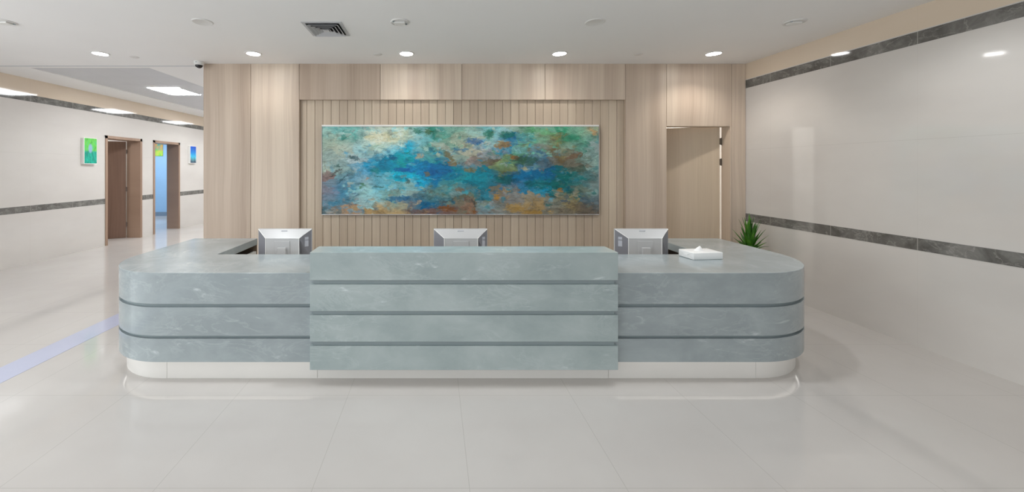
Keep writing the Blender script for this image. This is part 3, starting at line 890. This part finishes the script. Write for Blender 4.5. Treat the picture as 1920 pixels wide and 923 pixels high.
# ------------------------------------------------------------------ tissue pack
tp = thing('tissue_box', 'white tissue box lying on the grey desk top near the potted plant', 'tissue box', (2.168, 3.216, DT))
TL, TW, TH = 0.272, 0.172, 0.060
b = new_bm(); box(b, 0, TL, 0, TW, 0.001, TH, 0.006, 3)
obj('carton', b, MAT['carton'], tp, smooth=True, local=True)
b = new_bm()        # folded wrapper flaps on the short end
for z, q in ((0.004, 1), (TH - 0.004, -1)):
    a = b.verts.new((-0.0015, 0.02, z)); c = b.verts.new((-0.0015, TW - 0.02, z)); d = b.verts.new((-0.004, TW / 2, z + q * 0.034))
    b.faces.new((a, c, d))
r = bmesh.ops.extrude_face_region(b, geom=b.faces[:])
bmesh.ops.translate(b, verts=[v for v in r['geom'] if isinstance(v, bmesh.types.BMVert)], vec=(0.0012, 0, 0))
bmesh.ops.recalc_face_normals(b, faces=b.faces[:])
obj('end_flap', b, MAT['paper'], tp, local=True)
b = new_bm()        # tissue pulled up through the slot: a folded peak with a soft crease
nu, nv = 16, 6
rows = []
for j in range(nv + 1):
    f = j / nv
    hw = 0.046 * (1 - f) ** 0.85 + 0.0015
    mid = 0.115 + 0.016 * f
    rr = []
    for k in range(nu):
        a = 2 * PI * k / nu
        fold = 1 + 0.22 * math.sin(3 * a + 1.0) * (1 - 0.4 * f)
        rr.append(b.verts.new((mid + hw * math.cos(a), TW / 2 + 0.020 * (1 - 0.85 * f) * math.sin(a) * fold, TH - 0.002 + 0.042 * f)))
    rows.append(rr)
for p, q in zip(rows, rows[1:]):
    for k in range(nu):
        b.faces.new((p[k], p[(k + 1) % nu], q[(k + 1) % nu], q[k]))
b.faces.new(rows[-1])
obj('tissue', b, MAT['paper'], tp, smooth=True, local=True)
tp.rotation_euler = (0, 0, math.radians(6))

# ------------------------------------------------------------------ plant
PX, PY = 3.985, 4.86
pl = thing('potted_plant', 'green spiky-leaved potted plant standing on the floor behind the desk end', 'plant', (PX, PY, 0))
b = new_bm()
lathe(b, [(0.0, 0.0), (0.095, 0.0), (0.105, 0.01), (0.135, 0.27), (0.142, 0.28), (0.142, 0.30), (0.130, 0.30), (0.126, 0.27), (0.0, 0.265)], 0, 0, 36)
obj('pot', b, MAT['pot'], pl, smooth=True, local=True)
b = new_bm(); lathe(b, [(0.0, 0.285), (0.06, 0.282), (0.127, 0.272)], 0, 0, 30)
obj('soil', b, MAT['soil'], pl, smooth=True, local=True)
b = new_bm()
tube(b, [(0, 0, 0.27), (0.004, 0.002, 0.36), (0.0, 0.0, 0.45), (0.002, 0, 0.56)], 0.022, 12)
obj('stem', b, MAT['brown_wood'], pl, smooth=True, local=True)
b = new_bm()
rng = random.Random(11)
NL = 46
for i in range(NL):
    f = i / (NL - 1)
    az = i * 2.39996 + rng.uniform(-0.2, 0.2)
    el = math.radians(14 + 74 * f ** 0.6 + rng.uniform(-6, 6))
    L = (0.20 + 0.22 * f) * rng.uniform(0.85, 1.08)
    wd = 0.021 * rng.uniform(0.85, 1.15)
    base = Vector((0, 0, 0.48 + 0.09 * f))
    n = 9
    L_, R_, M_ = [], [], []
    pos = base.copy()
    side = Vector((-math.sin(az), math.cos(az), 0))
    droop = (0.45 if f < 0.35 else 0.14) * rng.uniform(0.6, 1.3)
    for k in range(n + 1):
        s = k / n
        e = el - droop * s * s * 0.9
        dr = Vector((math.cos(az) * math.cos(e), math.sin(az) * math.cos(e), math.sin(e)))
        if k: pos = pos + dr * (L / n)
        nr = side.cross(dr)
        w = wd * (0.55 + 1.9 * s * (1 - s)) * (1 - s ** 4) + 0.0004
        M_.append(b.verts.new(pos - nr * w * 0.30))
        L_.append(b.verts.new(pos + side * w)); R_.append(b.verts.new(pos - side * w))
    for k in range(n):
        b.faces.new((L_[k], M_[k], M_[k + 1], L_[k + 1])); b.faces.new((M_[k], R_[k], R_[k + 1], M_[k + 1]))
o = obj('foliage', b, MAT['leaf'], pl, smooth=True, local=True)
sm = o.modifiers.new('thickness', 'SOLIDIFY'); sm.thickness = 0.0016

# ------------------------------------------------------------------ pictures
AD = YB + RD - 0.05
AX0, AX1, AZ0, AZ1 = wx(603, AD), wx(1123.5, AD), wz(403.5, AD), wz(234, AD)
pic = thing('painting', 'wide blue and green abstract painting hung on the pale timber planks', 'painting', ((AX0 + AX1) / 2, YB + RD, (AZ0 + AZ1) / 2))
cx, cy, cz = pic.location
b = new_bm(); box(b, AX0 + 0.005, AX1 - 0.005, AD + 0.004, YB + RD - 0.004, AZ0 + 0.010, AZ1 - 0.018)
obj('canvas', b, mat_art('abstract_blue_picture', AX0 + 0.012 - cx, AX1 - 0.012 - cx, AZ0 + 0.012 - cz, AZ1 - 0.02 - cz), pic)
b = new_bm()
y0, y1 = AD - 0.004, YB + RD - 0.001
def edge(x0, x1, z0, z1, v): box(b, x0, x1, y0, y1, z0, z1, v, 3)
edge(AX0, AX1, AZ1 - 0.026, AZ1, 0.010)
obj('lit_top_rail', b, MAT['frame_white'], pic, smooth=True)  # white puts the light caught by the top edge into its colour
b = new_bm()
edge(AX0, AX1, AZ0, AZ0 + 0.012, 0.004)
edge(AX0, AX0 + 0.006, AZ0 + 0.0125, AZ1 - 0.0225, 0.002)
edge(AX1 - 0.006, AX1, AZ0 + 0.0125, AZ1 - 0.0225, 0.002)
obj('picture_frame', b, MAT['steel'], pic, smooth=True)

def mat_small_green(h):
    m = M('green_print', 0.4, spec=0.4)
    x, y, z = m.xyz(m.coord())
    n = m.noise(m.vec(0, m.math('MULTIPLY', y, 14.0), m.math('MULTIPLY', z, 5.0)), 2.0, 4.0, 0.6, 0.5)
    upc = m.ramp(n, [(0.3, lin(30, 130, 60)), (0.5, lin(110, 205, 80)), (0.7, lin(70, 190, 120))])
    loc = m.ramp(n, [(0.3, lin(0, 120, 105)), (0.6, lin(20, 175, 150)), (0.8, lin(40, 195, 175))])
    col = m.mix(m.step(z, -0.03, 0.03), loc, upc)
    d = m.math('ADD', m.math('POWER', m.math('DIVIDE', m.math('ADD', y, 0.005), 0.045), 2.0), m.math('POWER', m.math('DIVIDE', m.math('SUBTRACT', z, 0.05), 0.09), 2.0))
    col = m.mix(m.step(d, 1.4, 0.3, 0.0, 0.8), col, lin(150, 170, 215))
    m.base(col)
    return m.m
def mat_small_blue():
    m = M('blue_print', 0.4, spec=0.4)
    x, y, z = m.xyz(m.coord())
    n = m.noise(m.vec(0, m.math('MULTIPLY', y, 4.0), z), 5.0, 4.0, 0.6, 0.8)
    zz = m.math('ADD', z, m.math('MULTIPLY', m.math('SUBTRACT', n, 0.5), 0.25))
    m.base(m.ramp(m.math('DIVIDE', m.math('ADD', zz, 0.23), 0.46), [(0.05, lin(40, 60, 90)), (0.2, lin(90, 140, 150)), (0.38, lin(60, 190, 225)), (0.62, lin(20, 130, 215)), (1.0, lin(0, 70, 190))]))
    return m.m
def small_picture(label, ya, yb, z0, z1, print_mat):
    t = thing('wall_picture', label, 'picture', (XL, (ya + yb) / 2, (z0 + z1) / 2))
    obj('canvas_box', box(new_bm(), XL + 0.001, XL + 0.058, ya, yb, z0, z1, 0.003, 2), MAT['frame_white'], t)
    obj('print', box(new_bm(), XL + 0.056, XL + 0.0605, ya + 0.012, yb - 0.006, z0 + 0.012, z1 - 0.006, 0.001, 1), print_mat, t)
small_picture('small green and teal picture on the tiled wall beside the dark open door', 7.25, 7.53, 1.655, 2.155, mat_small_green(0.5))
small_picture('small blue picture on the tiled wall past the blue-lit doorway', 10.40, 10.66, 1.71, 2.18, mat_small_blue())

# coloured sheets on the wall of the blue room
t = thing('wall_poster', 'lime green and yellow poster on the blue wall seen through the far doorway', 'poster', (-9.1, 12.7, 2.15))
m = M('lime_poster_print', 0.6)
x, y, z = m.xyz(m.coord())
pn = m.noise(m.coord(), 7.0, 3.0)
m.base(m.mix(m.step(m.math('ADD', z, m.math('MULTIPLY', m.math('SUBTRACT', pn, 0.5), 0.2)), -0.02, 0.06), m.ramp(pn, [(0.35, lin(120, 205, 60)), (0.6, lin(190, 205, 80))]), m.ramp(pn, [(0.35, lin(60, 170, 150)), (0.62, lin(235, 165, 70))])))
obj('sheet', box(new_bm(), -9.27, -8.98, 12.682, 12.698, 1.98, 2.42, 0.002, 1), m.m, t)
obj('rail', box(new_bm(), -9.28, -8.97, 12.676, 12.699, 2.42, 2.44, 0.002, 1), MAT['steel'], t)

# ------------------------------------------------------------------ ceiling fittings
YD = F * (ZC - HC) / (VY - 100)        # depth of the lit row
DLX = [wx(p, YD) for p in (188, 475, 762, 1049, 1338)]
g = 'lit downlights in a row across the lobby ceiling'
dl = thing('downlight', 'x', 'downlight', (DLX[0], YD, ZC), g)
b = new_bm()
lathe(b, [(0.078, -0.001), (0.080, -0.010), (0.096, -0.006), (0.100, -0.0005), (0.078, -0.0005)], 0, 0, 40)
obj('trim_ring', b, MAT['white_plastic'], dl, smooth=True, local=True)
b = new_bm(); lathe(b, [(0.0, -0.007), (0.06, -0.0065), (0.079, -0.004), (0.079, -0.001), (0.0, -0.001)], 0, 0, 40)
obj('diffuser', b, MAT['downlight'], dl, smooth=True, local=True)
words = ['first lit round downlight from the tiled wall with two doorways, beyond the dome camera',
         'second lit round downlight from the tiled wall with two doorways',
         'middle lit round downlight of the row, above the painting',
         'second lit round downlight from the glossy wall by the plant',
         'first lit round downlight from the glossy wall, above the timber door']
dl['label'] = words[0]
for k in range(1, 5):
    copy_thing(dl, (DLX[k], YD, ZC), words[k], g)

YU = F * (ZC - HC) / (VY - 41)
SEN = [wx(p, YU) for p in (8, 750, 1490)]
SPK = [wx(p, YU) for p in (380, 1116)]
g = 'sensors in the lobby ceiling'
sn = thing('ceiling_sensor', 'x', 'ceiling sensor', (SEN[0], YU, ZC), g)
b = new_bm(); lathe(b, [(0.0, -0.004), (0.078, -0.004), (0.082, -0.011), (0.090, -0.009), (0.093, -0.0005), (0.0, -0.0005)], 0, 0, 40)
obj('round_base', b, MAT['offwhite'], sn, smooth=True, local=True)
obj('sensor_body', box(new_bm(), -0.055, 0.05, -0.03, 0.035, -0.022, -0.003, 0.005, 2), MAT['white_plastic'], sn, local=True)
for x, y in ((-0.062, -0.034), (0.055, 0.042)):
    b = new_bm(); lathe(b, [(0.0, -0.014), (0.009, -0.013), (0.011, -0.003), (0.0, -0.003)], x, y, 16)
    obj('clip', b, MAT['groove'], sn, smooth=True, local=True)
words = ['round boxed ceiling sensor at the edge of view, nearest the tiled wall with doorways',
         'round boxed ceiling sensor just beside the square air vent', 'round boxed ceiling sensor closest to the glossy wall by the plant']
sn['label'] = words[0]
for k in (1, 2):
    copy_thing(sn, (SEN[k], YU, ZC), words[k], g)
g = 'round speakers in the lobby ceiling'
sp = thing('ceiling_speaker', 'flush round ceiling speaker on the dome camera side of the air vent', 'speaker', (SPK[0], YU, ZC), g)
b = new_bm(); lathe(b, [(0.0, -0.006), (0.076, -0.005), (0.084, -0.008), (0.092, -0.005), (0.094, -0.0005), (0.0, -0.0005)], 0, 0, 40)
obj('grille', b, MAT['offwhite'], sp, smooth=True, local=True)
copy_thing(sp, (SPK[1], YU, ZC), 'flush round ceiling speaker above the plain stretch between two lit downlights, away from the vent', g)

g = 'sprinkler plates in the lobby ceiling'
first = None
for px, py, lb in ((252, 107, 'small round sprinkler plate between the dome camera and the nearest downlight'),
                   (708, 102, 'small round sprinkler plate just beside the middle lit downlight'),
                   (1197, 101.5, 'small round sprinkler plate above the timber panel beside the door')):
    d = F * (ZC - HC) / (VY - py)
    if first is None:
        first = thing('ceiling_sprinkler', lb, 'sprinkler', (wx(px, d), d, ZC), g)
        b = new_bm(); lathe(b, [(0.0, -0.009), (0.03, -0.009), (0.040, -0.007), (0.042, -0.004), (0.052, -0.003), (0.054, -0.0005), (0.0, -0.0005)], 0, 0, 32)
        obj('cover_plate', b, MAT['offwhite'], first, smooth=True, local=True)
    else:
        copy_thing(first, (wx(px, d), d, ZC), lb, g)
d = F * (ZC2 + 0.012 - HC) / (VY - 161)
copy_thing(first, (wx(287, d), d, ZC2 + 0.012), 'small sprinkler plate in the grey metal corridor ceiling', 'sprinklers in the corridor ceiling')

# square air diffuser
vx0, vx1, vy0, vy1 = -1.305, -0.912, 3.74, 4.13
vc = ((vx0 + vx1) / 2, (vy0 + vy1) / 2)
vt = thing('air_vent', 'square four-way louvred air vent in the white lobby ceiling', 'air vent', (vc[0], vc[1], ZC))
def sq_ring(bm, a0, z0, a1, z1, th):
    """sloped square ring from half size a0 at z0 to a1 at z1"""
    t = bmesh.new()
    def ring(a, z): return [t.verts.new((sx * a, sy * a, z)) for sx, sy in ((-1, -1), (1, -1), (1, 1), (-1, 1))]
    r = [ring(a0, z0), ring(a1, z1), ring(a1 - th, z1), ring(a0 - th, z0)]
    for i in range(4):
        p, q = r[i], r[(i + 1) % 4]
        for k in range(4):
            t.faces.new((p[k], p[(k + 1) % 4], q[(k + 1) % 4], q[k]))
    bmesh.ops.recalc_face_normals(t, faces=t.faces[:])
    merge(bm, t)
H = (vx1 - vx0) / 2
b = new_bm(); sq_ring(b, H, -0.0005, H, -0.006, 0.030)
obj('flange', b, MAT['vent'], vt, local=True)
obj('duct_backing', box(new_bm(), -H + 0.02, H - 0.02, -H + 0.02, H - 0.02, -0.0012, -0.0003), MAT['black'], vt, local=True)  # flat black sheet for the shade inside the duct; no hole is cut
for a in (0.160, 0.124, 0.088, 0.052):
    b = new_bm(); sq_ring(b, a - 0.024, -0.003, a, -0.024, 0.0025)
    obj('louvre', b, MAT['vent'], vt, local=True)
obj('centre_plate', box(new_bm(), -0.030, 0.030, -0.030, 0.030, -0.024, -0.019), MAT['vent'], vt, local=True)

# dome camera beside the end of the timber wall
dcd = F * (ZC - HC) / (VY - 115.5)
dc = thing('ceiling_camera', 'small black and white dome security camera on the ceiling at the timber corner', 'security camera', (wx(373, dcd), dcd, ZC))
b = new_bm(); lathe(b, [(0.0, -0.001), (0.062, -0.001), (0.064, -0.006), (0.060, -0.030), (0.052, -0.046), (0.046, -0.050), (0.0, -0.050)], 0, 0, 36)
obj('housing', b, MAT['white_plastic'], dc, smooth=True, local=True)
b = new_bm(); lathe(b, [(0.045, -0.048)] + [(0.045 * math.cos(a), -0.052 - 0.038 * math.sin(a)) for a in [k * PI / 2 / 8 for k in range(8)]] + [(0.0, -0.090)], 0, 0, 32)
obj('dome', b, MAT['black_gloss'], dc, smooth=True, local=True)
b = new_bm(); box(b, -0.012, 0.012, -0.064, -0.056, -0.024, -0.016, 0.002, 1)
obj('screw_cap', b, MAT['groove'], dc, local=True)

# LED panels of the corridor
g = 'square light panels in the corridor ceiling'
PCX = -5.02
lp = thing('ceiling_panel_light', 'square lit ceiling panel in the grey corridor ceiling beside the timber corner', 'ceiling light', (PCX, 7.43, ZC2 + 0.012), g)
b = new_bm(); sq_ring(b, 0.299, -0.0005, 0.299, -0.008, 0.012)
obj('frame', b, MAT['white_plastic'], lp, local=True)
obj('diffuser', box(new_bm(), -0.287, 0.287, -0.345, 0.345, -0.006, -0.001), MAT['panel_lamp'], lp, local=True)
for k, y in enumerate((10.0, 12.5)):
    copy_thing(lp, (PCX, y, ZC2 + 0.012), ['square lit corridor ceiling panel hidden past the timber corner, level with the blue doorway', 'square lit corridor ceiling panel nearest the corridor end'][k], g)

# ------------------------------------------------------------------ light
def lamp(name, typ, loc, energy, col=(1, 1, 1), rot=(0, 0, 0), **kw):
    d = bpy.data.lights.new(name, typ)
    d.energy = energy
    d.color = col
    for k, v in kw.items(): setattr(d, k, v)
    o = bpy.data.objects.new(name, d)
    C.objects.link(o)
    o.location = loc
    o.rotation_euler = rot
    return o
for k, x in enumerate(DLX):
    lamp('downlight_and_fill_beam', 'SPOT', (x, YD, ZC - 0.012), (12, 11, 14, 14, 38)[k], (1.0, 0.94, 0.86), spot_size=math.radians(132), spot_blend=0.7, shadow_soft_size=0.045)
# overhead fill spots added without fixtures, in two rows nearer the entrance
for y in (2.85, 0.2):
    for x, q in zip(DLX, (0.5, 1.0, 1.0, 1.0, 0.55)):
        lamp('downlight_and_fill_beam', 'SPOT', (x, y, ZC - 0.03), q * (66 if y > 1 else 12), (0.96, 0.985, 1.0), spot_size=math.radians(150), spot_blend=0.8, shadow_soft_size=0.08)
# daylight fill added at the open front, unseen daylight at the side; no glazing
lamp('daylight_fill_front', 'AREA', (-2.2, YF + 0.05, 1.55), 75, (0.90, 0.96, 1.0), (PI / 2, 0, 0), shape='RECTANGLE', size=8.0, size_y=2.7)
lamp('daylight_side', 'AREA', (XL + 0.05, -0.6, 1.5), 190, (0.90, 0.96, 1.0), (PI / 2, 0, -PI / 2), shape='RECTANGLE', size=6.0, size_y=2.6)
lamp('back_room_lamp', 'AREA', (3.4, 6.6, 2.75), 42, (1.0, 0.98, 0.95), (0, 0, 0), shape='RECTANGLE', size=0.8, size_y=0.8)
lamp('side_room_lamp', 'AREA', (-8.2, 8.0, 2.65), 25, (1.0, 0.97, 0.95), (0, 0, 0), shape='RECTANGLE', size=0.6, size_y=0.6)
lamp('blue_room_lamp', 'AREA', (-8.9, 11.2, 2.65), 70, (0.86, 0.94, 1.0), (0, 0, 0), shape='RECTANGLE', size=1.2, size_y=1.2)

w = bpy.data.worlds.new('daylight')
S.world = w
w.use_nodes = True
w.node_tree.nodes['Background'].inputs[0].default_value = (0.9, 0.95, 1.0, 1)
w.node_tree.nodes['Background'].inputs[1].default_value = 0.6

S.view_settings.view_transform = 'Standard'
S.view_settings.look = 'None'
S.view_settings.gamma = 1.0
S.view_settings.use_curve_mapping = False
S.view_settings.exposure = 0.06
S.cycles.max_bounces = 10
S.cycles.diffuse_bounces = 5
S.cycles.glossy_bounces = 4
S.cycles.sample_clamp_indirect = 6.0
S.cycles.caustics_reflective = False
S.cycles.caustics_refractive = False
S.cycles.use_denoising = True
